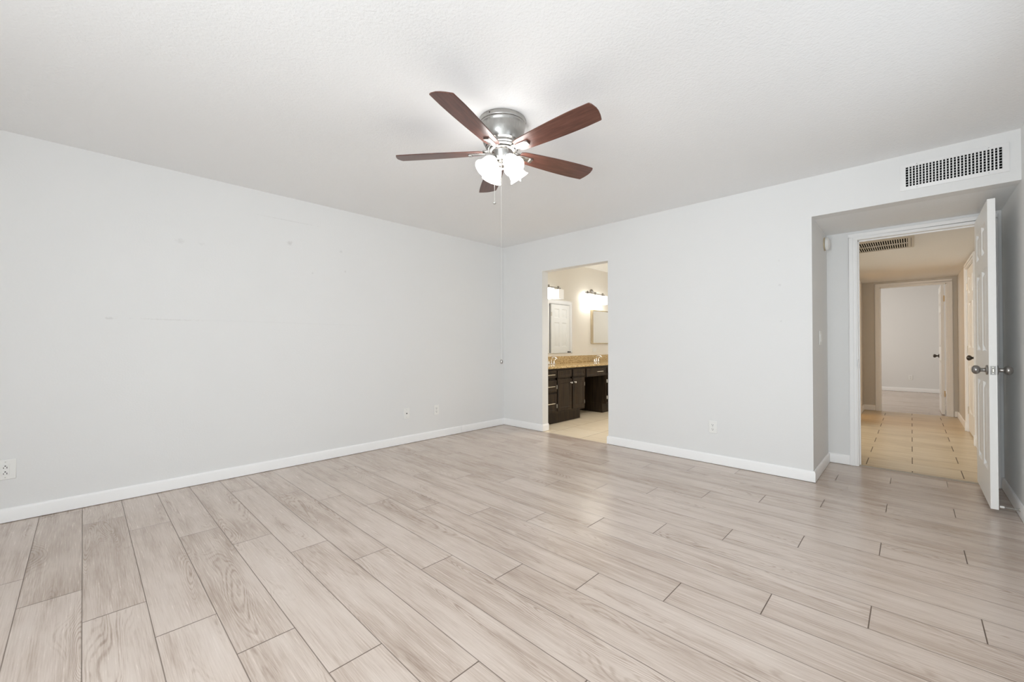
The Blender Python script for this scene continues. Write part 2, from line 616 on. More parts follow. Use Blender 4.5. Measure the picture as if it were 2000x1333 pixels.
wn = empty('window_2', (4.63, 0, 0), 0, 'window in the right wall beside the viewpoint', 'window', kind='structure')
fr = MB()
for y0, y1 in ((RY0, RY0 + 0.05), (-2.175, -2.125), (RY1 - 0.05, RY1)):
    fr.box(-0.03, 0.03, y0, y1, RZ0, RZ1)
fr.box(-0.03, 0.03, RY0, RY1, RZ0, RZ0 + 0.05).box(-0.03, 0.03, RY0, RY1, RZ1 - 0.05, RZ1)
fr.build('window_frame', M_trim, wn)
MB().box(-0.003, 0.003, RY0 + 0.05, -2.175, RZ0 + 0.05, RZ1 - 0.05).build('pane', M_glass, wn)
MB().box(-0.003, 0.003, -2.125, RY1 - 0.05, RZ0 + 0.05, RZ1 - 0.05).build('pane', M_glass, wn)

# bathroom shell
struct('wall_bathroom_left', MB().box(-0.12, 0, 0.12, BY + 0.12, 0, H), M_cream, 'cream bathroom wall carrying mirrors and light bars', 'wall')
DY0, DY1 = 3.27, 4.075          # linen door seen in the mirror
b = MB().box(BW, 1.97, 0.12, DY0, 0, H).box(BW, 1.97, DY1, BY + 0.12, 0, H).box(BW, 1.97, DY0, DY1, 2.05, H)
struct('wall_bathroom_right', b, M_cream, 'cream bathroom wall with a white door, seen in the mirror', 'wall')
struct('wall_bathroom_end', MB().box(0, BW, BY, BY + 0.12, 0, H), M_cream, 'cream end wall of the bathroom', 'wall')

# hall shell: two openings in its left wall let light in from the side
b = MB().box(3.35, HX, 0.93, 1.40, 0, HA).box(3.35, HX, 3.30, 3.72, 0, HA).box(3.35, HX, 4.48, YF, 0, HA)
b.box(3.35, HX, 1.40, 3.30, 2.04, HA).box(3.35, HX, 3.72, 4.48, 2.04, HA).box(3.35, HX, 0.93, YF, HA + 0.061, H)
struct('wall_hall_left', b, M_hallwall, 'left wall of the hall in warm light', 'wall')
CY0, CY1 = 2.675, 3.685         # closet door in the hall's right wall
b = MB().box(XR, 4.68, 0.93, CY0, 0, HA).box(XR, 4.68, CY1, YF, 0, HA).box(XR, 4.68, CY0, CY1, 2.045, HA)
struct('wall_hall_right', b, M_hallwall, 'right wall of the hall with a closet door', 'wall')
FX0, FX1, FZ = 3.676, 4.452, 2.035
b = MB().box(1.97, FX0, YF, YF + 0.12, 0, HA).box(FX1, 4.68, YF, YF + 0.12, 0, HA).box(FX0, FX1, YF, YF + 0.12, FZ, HA)
b.box(1.97, 3.35, YF, YF + 0.12, HA, H).box(3.35, 4.68, YF, YF + 0.12, HA + 0.061, H)
b.box(4.68, 5.90, YF, YF + 0.12, 0, H)
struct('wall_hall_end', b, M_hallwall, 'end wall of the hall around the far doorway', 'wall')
struct('wall_living_side', MB().box(1.9705, 2.03, 0.93, YF, 0, H), M_wall, 'side wall of the space left of the hall', 'wall')
struct('wall_living_partition', MB().box(2.03, 3.35, 3.55, 3.65, 0, H), M_wall, 'partition in the space left of the hall', 'wall')
struct('wall_closet', MB().box(4.95, 5.0, 2.5, 3.9, 0, HA), M_wall, 'back of the hall closet', 'wall')
# far room
struct('wall_far_room_end', MB().box(1.97, 5.90, 9.15, 9.27, 0, H), M_wall, 'pale wall at the end of the far room', 'wall')
struct('wall_far_room_left', MB().box(1.97, 2.04, 5.17, 9.15, 0, H), M_wall, 'left wall of the far room', 'wall')
struct('wall_far_room_right', MB().box(5.83, 5.90, 5.17, 9.15, 0, H), M_wall, 'right wall of the far room', 'wall')

# ------------------------------------------------------------------ baseboards
BH, BT = 0.089, 0.013


def base_run(mb, p0, p1, n, e0=0.0, e1=0.0, h=BH):
    """board from p0 to p1 along a wall, n = unit normal into the room; e0/e1 lengthen the FRONT face at the ends (mitre)"""
    p0, p1 = Vector((*p0, 0)), Vector((*p1, 0))
    d = (p1 - p0).normalized()
    n = Vector((*n, 0))
    prof = [(0.0, 0.004), (1.0, 0.004), (1.0, h - 0.016), (0.78, h - 0.006), (0.45, h), (0.0, h)]
    vs = []
    for p, e in ((p0, -e0), (p1, e1)):
        for k, z in prof:
            q = p + n * (BT * k) + d * (e * k)
            vs.append((q.x, q.y, z))
    m_ = len(prof)
    fs = [tuple(range(m_ - 1, -1, -1)), tuple(range(m_, 2 * m_))]
    for k in range(m_):
        j = (k + 1) % m_
        fs.append((k, j, j + m_, k + m_))
    mb.add(vs, fs)


G = 0.0005
mb = MB()
base_run(mb, (G, YR), (G, -0.757), (1, 0))
base_run(mb, (G, -0.755), (G, 0), (1, 0), 0, -BT)
struct('baseboard_left', mb, M_trim, 'white baseboard along the left wall', 'baseboard')
mb = MB()
base_run(mb, (0, -G), (BX0, -G), (0, -1), -BT, BT)
base_run(mb, (BX0 + G, 0), (BX0 + G, 0.115), (1, 0), BT, 0)
struct('baseboard_corner', mb, M_trim, 'short white baseboard from the corner into the bathroom opening', 'baseboard')
mb = MB()
base_run(mb, (BX1, -G), (XA, -G), (0, -1), BT, BT)
base_run(mb, (BX1 - G, 0.115), (BX1 - G, 0), (-1, 0), 0, BT)
base_run(mb, (XA + G, 0), (XA + G, YD), (1, 0), BT, -BT)
base_run(mb, (XA, YD - G), (3.645, YD - G), (0, -1), -BT, 0)
struct('baseboard_back', mb, M_trim, 'white baseboard along the back wall and around the alcove', 'baseboard')
mb = MB()
base_run(mb, (XR - G, YD), (XR - G, YR), (-1, 0))
struct('baseboard_right', mb, M_trim, 'white baseboard along the right wall behind the door', 'baseboard')
mb = MB()
base_run(mb, (HX + G, 4.545), (HX + G, YF), (1, 0), 0, -BT)
base_run(mb, (HX, YF - G), (3.620, YF - G), (0, -1), -BT, 0)
base_run(mb, (4.515, YF - G), (XR, YF - G), (0, -1), 0, -BT)
base_run(mb, (XR - G, YF), (XR - G, 3.745), (-1, 0), -BT, 0)
base_run(mb, (XR - G, 2.615), (XR - G, 0.94), (-1, 0))
struct('baseboard_hall', mb, M_trim, 'white baseboards in the hall', 'baseboard')
mb = MB()
base_run(mb, (2.04, 9.15 - G), (5.83, 9.15 - G), (0, -1))
struct('baseboard_far_room', mb, M_trim, 'white baseboard on the far room wall', 'baseboard')

# ------------------------------------------------------------------ door frames (casing + jamb + stop)


def casing(mb, axis, a0, a1, zt, face, n, wd=0.058, th=0.016, side0=True, side1=True):
    """flat stepped casing around an opening a0..a1 x 0..zt on the plane face; n = +1/-1 outward"""
    def bx(u0, u1, z0, z1, t0, t1):
        if axis == 'x':
            mb.box(u0, u1, face + n * t0, face + n * t1, z0, z1)
        else:
            mb.box(face + n * t0, face + n * t1, u0, u1, z0, z1)
    for t, i0, i1 in ((th * 0.62, 0.0, wd), (th, 0.022, wd - 0.004)):
        t0 = G
        if side0:
            bx(a0 - i1, a0 - i0, 0.001, zt + i0, t0, t)
        if side1:
            bx(a1 + i0, a1 + i1, 0.001, zt + i0, t0, t)
        bx(a0 - (i1 if side0 else 0), a1 + (i1 if side1 else 0), zt + i0, zt + i1, t0, t)


def jamb(mb, axis, a0, a1, zt, d0, d1, stop=None, th=0.010):
    def bx(u0, u1, v0, v1, z0, z1):
        if axis == 'x':
            mb.box(u0, u1, v0, v1, z0, z1)
        else:
            mb.box(v0, v1, u0, u1, z0, z1)
    bx(a0 + G, a0 + th, d0, d1, 0.001, zt - G)
    bx(a1 - th, a1 - G, d0, d1, 0.001, zt - G)
    bx(a0 + th, a1 - th, d0, d1, zt - th, zt - G)
    if stop:
        s0, s1 = stop
        bx(a0 + th, a0 + th + 0.010, s0, s1, 0.001, zt - th)
        bx(a1 - th - 0.010, a1 - th, s0, s1, 0.001, zt - th)
        bx(a0 + th, a1 - th, s0, s1, zt - th - 0.010, zt - th)


t1 = empty('trim_1', (0, 0, 0), 0, 'white casing around the bedroom doorway in the alcove', 'door frame', kind='structure')
mb = MB()
casing(mb, 'x', DX0 + 0.003, DX1 - 0.003, DZ - 0.008, YD, -1)
mb.build('casing', M_trim, t1, 0.002)
mb = MB()
jamb(mb, 'x', DX0, DX1, DZ, YD - 0.001, YD + 0.121, (YD + 0.045, YD + 0.08))
mb.build('jamb', M_trim, t1, 0.001)
# strike plate on the left jamb
MB().prism([(YD - 0.018 + 0.0, 0.885), (YD + 0.030, 0.885), (YD + 0.030, 0.965), (YD - 0.018, 0.965)], 0, 0.0015,
           Matrix(((0, 0, 1, DX0 + 0.0102), (1, 0, 0, 0), (0, 1, 0, 0), (0, 0, 0, 1)))).build('strike_plate', M_pewter, t1)

t2 = empty('trim_2', (0, 0, 0), 0, 'tan-lit casing around the doorway at the end of the hall', 'door frame', kind='structure')
mb = MB()
casing(mb, 'x', FX0 + 0.004, FX1 - 0.004, FZ - 0.008, YF, -1)
mb.build('casing', M_trim, t2, 0.002)
mb = MB()
jamb(mb, 'x', FX0, FX1, FZ, YF - 0.001, YF + 0.121, (YF + 0.035, YF + 0.07))
mb.build('jamb', M_trim, t2)

t3 = empty('trim_3', (0, 0, 0), 0, 'white casing around the closet door on the right of the hall', 'door frame', kind='structure')
mb = MB()
casing(mb, 'y', CY0 + 0.004, CY1 - 0.004, 2.04, XR, -1)
mb.box(XR - 0.022, XR - G, 2.612, 2.680, 0.001, 0.11).box(XR - 0.022, XR - G, 3.680, 3.748, 0.001, 0.11)
mb.build('casing', M_trim, t3, 0.002)
mb = MB()
jamb(mb, 'y', CY0, CY1, 2.045, XR - 0.001, 4.68)
mb.build('jamb', M_trim, t3)

t4 = empty('trim_4', (0, 0, 0), 0, 'casing of the side doorway at the left edge of the hall', 'door frame', kind='structure')
mb = MB()
casing(mb, 'y', 3.72, 4.48, 2.04, HX, 1)
mb.build('casing', M_trim, t4, 0.002)

t5 = empty('trim_5', (0, 0, 0), 0, 'white casing around the bathroom door seen in the mirror', 'door frame', kind='structure')
mb = MB()
casing(mb, 'y', DY0, DY1, 2.05, BW, -1)
mb.build('casing', M_trim, t5, 0.002)
mb = MB()
jamb(mb, 'y', DY0, DY1, 2.05, BW - 0.001, 1.971)
mb.build('jamb', M_trim, t5)
struct('closet_shade_sheet', MB().box(1.972, 1.978, DY0 - 0.05, DY1 + 0.05, 0, 2.1), M_dark, 'black sheet standing in for the shade behind the mirrored door', 'wall')  # black sheet added so the gap beside the door reads as deep shade

# metal strip where the bedroom floor meets the hall tile
mb = MB().prism([(-0.020, 0.0005), (0.020, 0.0005), (0.015, 0.006), (0.0, 0.009), (-0.015, 0.006)], DX0 + 0.011, DX1 - 0.011,
                Matrix(((0, 0, 1, 0), (1, 0, 0, 0.852), (0, 1, 0, 0), (0, 0, 0, 1))))
struct('trim_threshold', mb, M_steel, 'metal threshold strip under the bedroom doorway', 'threshold')

# ------------------------------------------------------------------ six-panel doors


def door_leaf(W, z0, z1, th, panel_z):
    """slab with six moulded panels on both faces; x from the hinge, y = thickness"""
    mb = MB()
    st, mu = 0.112, 0.10
    pw = (W - 2 * st - mu) / 2
    px = [(st, st + pw), (W - st - pw, W - st)]
    xs = sorted({0.0, W, *[q for a in px for q in a]})
    zs = sorted({z0, z1, *[q for a in panel_z for q in a]})
    for side in (0, 1):
        yf = th * side
        s = 1 if side == 0 else -1

        def q(x, z, d):
            return (x, yf + s * d, z)
        for i in range(len(xs) - 1):
            for k in range(len(zs) - 1):
                a, b, c_, d_ = xs[i], xs[i + 1], zs[k], zs[k + 1]
                if (a, b) in px and (c_, d_) in panel_z:
                    rings = [(0, 0), (0.009, 0.0120), (0.020, 0.0120), (0.044, 0.0015)]
                    vs = []
                    for ins, dep in rings:
                        vs += [q(a + ins, c_ + ins, dep), q(b - ins, c_ + ins, dep), q(b - ins, d_ - ins, dep), q(a + ins, d_ - ins, dep)]
                    fs = []
                    for r in range(len(rings) - 1):
                        for e in range(4):
                            g = (e + 1) % 4
                            fs.append((4 * r + e, 4 * r + g, 4 * r + 4 + g, 4 * r + 4 + e))
                    n_ = 4 * (len(rings) - 1)
                    fs.append((n_, n_ + 1, n_ + 2, n_ + 3))
                    mb.add(vs, fs)
                else:
                    mb.add([q(a, c_, 0), q(b, c_, 0), q(b, d_, 0), q(a, d_, 0)], [(0, 1, 2, 3)])
    for i in range(len(xs) - 1):
        for z in (z0, z1):
            mb.add([(xs[i], 0, z), (xs[i + 1], 0, z), (xs[i + 1], th, z), (xs[i], th, z)], [(0, 1, 2, 3)])
    for k in range(len(zs) - 1):
        for x in (0.0, W):
            mb.add([(x, 0, zs[k]), (x, 0, zs[k + 1]), (x, th, zs[k + 1]), (x, th, zs[k])], [(0, 1, 2, 3)])
    return mb


def knob_mb(x, y, z, n, s=1.0):
    """door knob on the face whose outward direction is n (+1/-1 along local y)"""
    pr = [(0.0, 0.0), (0.031, 0.0), (0.033, 0.004), (0.030, 0.009), (0.017, 0.011), (0.013, 0.016), (0.0125, 0.028), (0.0145, 0.033),
          (0.023, 0.038), (0.0285, 0.047), (0.0295, 0.055), (0.026, 0.064), (0.017, 0.071), (0.006, 0.0735), (0.0, 0.0738)]
    pr = [(r * s, t * s) for r, t in pr]
    return MB().lathe(pr, 28, T(x, y, z) @ RX(-PI / 2 if n > 0 else PI / 2))


PZ = [(0.255, 0.840), (1.050, 1.610), (1.720, 1.925)]
DT = 0.035


def make_door(name, loc, rz, W, z0, z1, label, knob_mat, hinge_mat, hz, knobz=0.928, sides=(1, -1), hinge_y=DT, hx=-0.004):
    o = door_leaf(W, z0, z1, DT, PZ).build(name, M_door, None, 0.0, 25)
    o.location = loc
    o.rotation_euler = (0, 0, rz)
    tag(o, label, 'door', kind='structure')
    for n in sides:
        knob_mb(W - 0.06, DT if n > 0 else 0.0, knobz, n).build('door_knob', knob_mat, o)
    for z in hz:
        h = MB().lathe([(0.0, -0.048), (0.004, -0.046), (0.0065, -0.043), (0.0065, 0.043), (0.004, 0.046), (0.0, 0.048)], 12, T(hx, hinge_y, z))
        h.box(hx, 0.030, hinge_y - 0.0012, hinge_y + 0.0012, z - 0.043, z + 0.043) if hinge_y in (0.0, DT) else None
        h.build('hinge', hinge_mat, o)
    return o


# bedroom door, standing open at a right angle
d1 = make_door('door_1', (4.418, 0.803, 0), -PI / 2, 0.750, 0.032, 2.045,
               'white six-panel bedroom door standing open, seen edge-on', M_pewter, M_screw, (0.24, 1.05, 1.84))
lp = MB()
lp.prism([(0.005, -0.028), (0.030, -0.028), (0.030, 0.028), (0.005, 0.028)], 0, 0.0018, T(0.7502, 0, 0.928) @ Matrix(((0, 0, 1, 0), (1, 0, 0, 0), (0, 1, 0, 0), (0, 0, 0, 1))))
la = lp.build('latch_plate', mat('latch_steel', (0.30, 0.29, 0.28), 0.45, 0.8), d1, 0.0)
MB().box(0.7515, 0.7625, 0.012, 0.023, 0.915, 0.941).build('latch_bolt', M_hinge, la, 0.003)
for z in (0.908, 0.948):
    MB().lathe([(0.0, 0.0), (0.0038, 0.0), (0.003, 0.0012), (0.0, 0.0015)], 12, T(0.752, 0.0175, z) @ RY(PI / 2)).build('screw', M_hinge, la)
# closet door in the hall
make_door('door_2', (4.566, 3.668, 0), -PI / 2, 0.972, 0.015, 2.030,
          'white six-panel closet door on the right side of the hall', M_darkmetal, M_hinge, (0.27, 1.03, 1.815), 0.945, (-1,), 0.0, -0.004)
# far room door, open into the far room
make_door('door_3', (4.421, 5.178, 0), PI / 2, 0.735, 0.012, 2.020,
          'white door opened into the room at the end of the hall', M_darkmetal, M_brass, (0.33, 1.80), 0.90, (1,), 0.0, -0.010)
# bathroom linen door seen in the mirror
make_door('door_4', (1.886, 3.356, 0), PI / 2, 0.700, 0.012, 2.030,
          'white six-panel bathroom door reflected in the vanity mirror', M_darkmetal, M_hinge, (0.30, 1.80), 0.91, (1,), DT, -0.012)

# ------------------------------------------------------------------ wall plates


def plate_base(name, loc, rz, w_, h_, label, group=None, th=0.006, cat='outlet'):
    """plate in the local xz plane, facing local -y; origin at its centre on the wall"""
    r = empty(name, loc, rz, label, cat, group)
    MB().box(-w_ / 2, w_ / 2, -th, -G, -h_ / 2, h_ / 2).build('cover_plate', M_plate, r, 0.003)
    return r


def receptacle(r, zc, th=0.006):
    pr = [(0.0, 0.0), (0.0168, 0.0), (0.0165, 0.0018), (0.0, 0.002)]
    f_ = MB()
    poly = []
    for k in range(32):
        a = 2 * PI * k / 32
        poly.append((0.0168 * math.cos(a), max(-0.0135, min(0.0135, 0.0168 * math.sin(a)))))
    f_.prism(poly, 0, 0.002, T(0, -th - G / 2, zc) @ RX(PI / 2))
    o = f_.build('receptacle', M_plate, r, 0.0)
    s = MB()
    s.box(-0.0078, -0.0052, -th - 0.0032, -th - 0.002, zc - 0.001, zc + 0.008)
    s.box(0.0052, 0.0074, -th - 0.0032, -th - 0.002, zc - 0.000, zc + 0.007)
    s.lathe([(0.0, 0), (0.0030, 0), (0.0030, 0.0012), (0, 0.0012)], 12, T(0, -th - 0.002, zc - 0.0075) @ RX(PI / 2))
    s.build('slot', M_slot, o)


def plate_screw(r, z, th=0.006, x=0.0):
    MB().lathe([(0.0, 0), (0.0032, 0), (0.0024, 0.0010), (0, 0.0012)], 12, T(x, -th, z) @ RX(PI / 2)).build('screw', M_screw, r)


# left wall faces +x: rotate local -y to +x
RL = PI / 2
o = plate_base('power_outlet', (0, -4.372, 0.329), RL, 0.088, 0.122, 'white duplex outlet low on the left wall at the photo edge', th=0.006)
MB().box(-0.0175, 0.0175, -0.0085, -0.006, -0.034, 0.034).build('receptacle', M_plate, o, 0.0015)
s = MB()
for zc in (0.020, -0.016):
    s.lathe([(0.0, 0), (0.0032, 0), (0.0032, 0.0012), (0, 0.0012)], 12, T(0, -0.0085, zc + 0.004) @ RX(PI / 2))
    s.box(-0.0082, -0.0055, -0.0097, -0.0085, zc - 0.011, zc - 0.003).box(0.0055, 0.0082, -0.0097, -0.0085, zc - 0.012, zc - 0.002)
s.build('slot', M_slot, o)
plate_screw(o, -0.048)
plate_screw(o, 0.048)
o = plate_base('cable_wall_plate', (0, -1.534, 0.336), RL, 0.072, 0.116, 'white wall plate with one dark centre jack on the left wall', cat='wall plate')
MB().lathe([(0.0, 0), (0.0062, 0), (0.0062, 0.006), (0.0045, 0.007), (0.0, 0.007)], 16, T(0, -0.006, 0.0) @ RX(PI / 2)).build('cable_jack', M_slot, o)
plate_screw(o, 0.041)
plate_screw(o, -0.041)
o = plate_base('power_outlet', (0, -1.132, 0.330), RL, 0.070, 0.114, 'white duplex outlet nearest the corner on the left wall')
receptacle(o, 0.020)
receptacle(o, -0.020)
plate_screw(o, 0.0)
o = plate_base('power_outlet', (2.733, 0, 0.337), 0, 0.070, 0.114, 'white duplex outlet low on the back wall')
receptacle(o, 0.020)
receptacle(o, -0.020)
plate_screw(o, 0.0)
o = plate_base('power_outlet', (4.035, 9.15, 0.33), 0, 0.070, 0.114, 'small outlet on the far room wall through both doorways')
receptacle(o, 0.020)
receptacle(o, -0.020)
# switch plate on the alcove side wall (faces +x)
o = plate_base('light_switch', (XA, 0.372, 1.155), RL, 0.118, 0.120, 'white light switch plate on the alcove side wall', cat='light switch')
for x in (-0.023, 0.023):
    k = MB()
    k.box(-0.0165 + x, 0.0165 + x, -0.009, -0.006, -0.033, 0.033)
    k.build('rocker', M_plate, o, 0.001)
    plate_screw(o, 0.048, x=x)
    plate_screw(o, -0.048, x=x)
# round sensor high on the alcove side wall
o = empty('smoke_detector', (XA, 0.655, 2.012), PI / 2, 'round white detector high on the alcove side wall', 'smoke detector')
MB().lathe([(0.0, G), (0.060, G), (0.060, 0.008), (0.057, 0.010), (0.0, 0.010)], 32, RX(PI / 2)).build('mounting_ring', M_gold, o)
MB().lathe([(0.050, 0.010), (0.058, 0.012), (0.060, 0.022), (0.054, 0.034), (0.036, 0.040), (0.0, 0.041)], 32, RX(PI / 2)).build('cover', M_plate, o)

# ------------------------------------------------------------------ supply vent on the back wall
v = empty('wall_vent', ((4.006 + 4.508) / 2, 0, 2.279), 0, 'white supply vent with a dark grille above the alcove', 'air vent')
W2, H2, gx, gz = 0.251, 0.0925, 0.221, 0.0685
mb = MB()


def ring_frame(mb, W_, H_, iw, ih, yb, yo, yi):
    """picture frame: outer edge at depth yb..yo, inner lip at yi"""
    O = [(-W_, -H_), (W_, -H_), (W_, H_), (-W_, H_)]
    I = [(-iw, -ih), (iw, -ih), (iw, ih), (-iw, ih)]
    vs = [(x, yb, z) for x, z in O] + [(x, yo, z) for x, z in O] + [(x, yi, z) for x, z in I] + [(x, yb, z) for x, z in I]
    fs = []
    for r in range(4):
        for e in range(4):
            g_ = (e + 1) % 4
            a, b_ = r * 4, ((r + 1) % 4) * 4
            fs.append((a + e, a + g_, b_ + g_, b_ + e))
    mb.add(vs, fs)


ring_frame(mb, W2, H2, gx, gz, -G, -0.006, -0.012)
mb.build('frame', M_ventmetal, v)
MB().box(-gx, gx, -0.0020, -0.0008, -gz, gz).build('duct_shade_sheet', M_dark, v)  # flat black sheet on the wall, paints the duct's inner shade
mb = MB()
for k in range(26):
    x = -gx + 2 * gx * (k + 1) / 27
    mb.box(x - 0.0034, x + 0.0034, -0.0115, -0.0075, -gz, gz)
mb.build('vertical_blades', M_ventmetal, v)
mb = MB()
for k in range(7):
    z = -gz + 2 * gz * (k + 0.9) / 7.6
    mb.box(-gx, gx, -0.0065, -0.0030, z - 0.0016, z + 0.0016)
mb.build('horizontal_bars', mat('vent_grey_bars', (0.66, 0.67, 0.67), 0.45), v)
for x in (-0.165, 0.165):
    for z in (-0.081, 0.081):
        MB().lathe([(0, 0), (0.003, 0), (0.002, 0.001), (0, 0.0012)], 10, T(x, -0.0105 + 0.0, z) @ RX(PI / 2)).build('screw', M_screw, v)

# ------------------------------------------------------------------ return grille on the hall ceiling
v = empty('ceiling_vent', ((3.50 + 4.083) / 2, 1.666, HA), 0, 'louvred return vent on the hall ceiling above the doorway', 'air vent')
W2, H2, gx, gz = 0.2915, 0.320, 0.246, 0.262
mb = MB()
ring_frame(mb, W2, H2, gx, gz, -G, -0.005, -0.011)
mb.v = [(x, z, y) for x, y, z in mb.v]
mb.build('frame', M_grilletan, v)
MB().box(-gx, gx, -gz, gz, -0.0025, -0.0010).build('duct_shade_sheet', M_dark, v)  # black sheet under the ceiling in place of a shaded duct
mb = MB()
n = 28
for k in range(n):
    x = -gx + 2 * gx * (k + 0.5) / n
    mb.box(-0.0045, 0.0045, -gz, gz, -0.0008, 0.0008, T(x, 0, -0.0065) @ RY(0.45))
mb.box(-gx, gx, -0.009, 0.009, -0.012, -0.003)
mb.build('louvre_slats', M_grilletan, v)
MB().box(gx + 0.0215, gx + 0.0245, -gz + 0.02, gz - 0.02, -0.0105, -0.0085).build('frame_dark_strip', M_slot, v)  # thin dark strip laid along the frame margin

# ------------------------------------------------------------------ door stop on the right baseboard
o = empty('door_stop', (XR - BT, 0.062, 0.052), 0, 'spring door stop with a white tip on the right baseboard', 'door stop')
MB().lathe([(0, 0), (0.011, 0), (0.009, 0.004), (0.005, 0.006), (0, 0.006)], 18, RY(-PI / 2)).build('mount', M_screw, o)
sp = []
for k in range(22 * 12 + 1):
    a = 2 * PI * k / 12
    t = k / (22 * 12)
    rr = 0.0062 - 0.0018 * t
    sp.append((-0.005 - 0.062 * t, rr * math.cos(a), rr * math.sin(a)))
MB().tube(sp, 0.0010, 5).build('spring', M_screw, o)
MB().lathe([(0, 0), (0.0062, 0), (0.0072, 0.004), (0.0072, 0.016), (0.005, 0.019), (0, 0.0195)], 18, T(-0.065, 0, 0) @ RY(-PI / 2)).build('rubber_tip', M_rubber, o)

# ------------------------------------------------------------------ ceiling fan
FXC, FYC = 2.303, -2.303
fan = empty('ceiling_fan', (FXC, FYC, H), 0, 'five-blade ceiling fan with cherry blades, nickel motor and lit glass shades', 'ceiling fan')
MB().lathe([(0.0, -G), (0.140, -G), (0.141, -0.004), (0.139, -0.022), (0.137, -0.027), (0.134, -0.029), (0.0, -0.029)], 64).build('canopy', M_nickel, fan)
MB().lathe([(0.0, -0.0292), (0.137, -0.0292), (0.1385, -0.032), (0.1375, -0.040), (0.1355, -0.043), (0.1340, -0.056), (0.1270, -0.092), (0.1170, -0.124),
            (0.1120, -0.136), (0.1040, -0.1405), (0.1020, -0.1420), (0.1015, -0.1560), (0.0960, -0.1600), (0.0950, -0.1680), (0.0860, -0.1745), (0.0, -0.1750)], 72).build('motor_housing', M_nickel, fan)
MB().lathe([(0.0, -0.1755), (0.077, -0.1755), (0.080, -0.178), (0.080, -0.183), (0.074, -0.1865), (0.0, -0.1865)], 48).build('flywheel', M_nickel, fan)
for a_ in (-76, 44, 164):
    az_ = math.radians(a_)
    MB().lathe([(0, 0), (0.0045, 0), (0.0035, 0.0018), (0, 0.002)], 12, T(0.1398 * math.cos(az_), 0.1398 * math.sin(az_), -0.012) @ RZ(az_) @ RY(PI / 2)).build('screw', M_darkmetal, fan)
MB().lathe([(0.0, -0.1870), (0.062, -0.1870), (0.064, -0.190), (0.060, -0.205), (0.052, -0.235), (0.046, -0.246), (0.0, -0.246)], 48).build('switch_housing', M_nickel, fan)
fit = MB().lathe([(0.0, -0.2465), (0.030, -0.2465), (0.033, -0.252), (0.033, -0.272), (0.026, -0.281), (0.010, -0.286), (0.006, -0.293), (0.0, -0.295)], 32).build('light_fitter', M_nickel, fan)

BLADE_Z = -0.190


def blade_outline():
    L0, L1 = 0.115, 0.655
    up_, lo = [], []
    N_ = 26
    for k in range(N_ + 1):
        t = k / N_
        x = L0 + (L1 - L0) * t
        wdt = 0.048 + 0.022 * math.sin(min(1, t / 0.80) * PI / 2) - 0.004 * max(0, (t - 0.8) / 0.2)
        if t < 0.06:
            wdt *= 0.80 + 0.20 * math.sqrt(max(0, t / 0.06))
        up_.append((x, wdt))
        lo.append((x, -wdt))
    # tip: bulges out between two blunt corners
    up_ = [q for q in up_ if q[0] < 0.630]
    tip = [(0.634, 0.0665), (0.638, 0.064), (0.649, 0.034), (0.656, 0.004), (0.657, -0.020), (0.650, -0.052), (0.642, -0.0655)]
    lo = [q for q in lo if q[0] < 0.636]
    return lo + tip[::-1] + up_[::-1]


OUT = blade_outline()
for k in range(5):
    az = math.radians(1.2 + 72 * k)
    piv = T(0, 0, BLADE_Z) @ RZ(az)
    bl = MB().prism(OUT, 0.0, 0.006).build('blade', M_blade, fan, 0.0015)
    bl.matrix_local = piv @ RX(math.radians(-12))
    # blade iron: plate under the blade root, with an upturned end block, and an arm to the flywheel
    ir = MB()
    ir.prism([(0.105, -0.014), (0.135, -0.022), (0.196, -0.019), (0.205, -0.017), (0.205, 0.017), (0.196, 0.019), (0.135, 0.022), (0.105, 0.014)], -0.005, -0.0003)
    ir.box(0.186, 0.205, -0.017, 0.017, -0.011, -0.004)
    io = ir.build('blade_iron', M_nickel, bl, 0.0012)
    arm = MB().prism([(0.060, -0.016), (0.118, -0.013), (0.118, 0.013), (0.060, 0.016)], 0.004, 0.011, T(0, 0, -0.187 - BLADE_Z + 0.002))
    ao = arm.build('arm', M_nickel, fan, 0.0015)
    ao.matrix_local = piv

SA = [-12, 78, 168, -102]
TILT = math.radians(40)        # shade axis below horizontal is 90-40
for k, a in enumerate(SA):
    az = math.radians(a)
    d = Vector((math.cos(az), math.sin(az), 0))
    base = d * 0.055 + Vector((0, 0, -0.235))
    ax = (d * math.sin(TILT) + Vector((0, 0, -math.cos(TILT)))).normalized()
    # curved arm from the fitter to the socket
    pts = [d * 0.028 + Vector((0, 0, -0.262)), d * 0.040 + Vector((0, 0, -0.252)), d * 0.052 + Vector((0, 0, -0.240)), base + ax * 0.004]
    am = MB().tube(pts, 0.007, 12)
    q = ax.to_track_quat('Z', 'Y').to_matrix().to_4x4()
    mt = Matrix.Translation(base) @ q
    am.lathe([(0.0, -0.004), (0.016, -0.003), (0.020, 0.004), (0.021, 0.022), (0.0, 0.022)], 24, mt)
    am.build('lamp_arm', M_nickel, fan)
    # bell shade
    out = [(0.022, 0.010), (0.027, 0.016), (0.036, 0.028), (0.043, 0.046), (0.046, 0.066), (0.049, 0.086), (0.055, 0.100), (0.062, 0.108)]
    inn = [(r - 0.003, z) for r, z in out[::-1]]
    sh = MB().lathe(out + inn + [out[0]], 36, mt, cap=False).build('lamp_shade', M_shade, fan)
    MB().lathe([(0.010, 0.0225), (0.012, 0.040), (0.019, 0.060), (0.022, 0.078), (0.018, 0.097), (0.009, 0.108), (0.004, 0.118), (0.0, 0.126)], 20, mt).build('bulb', M_bulb, sh)


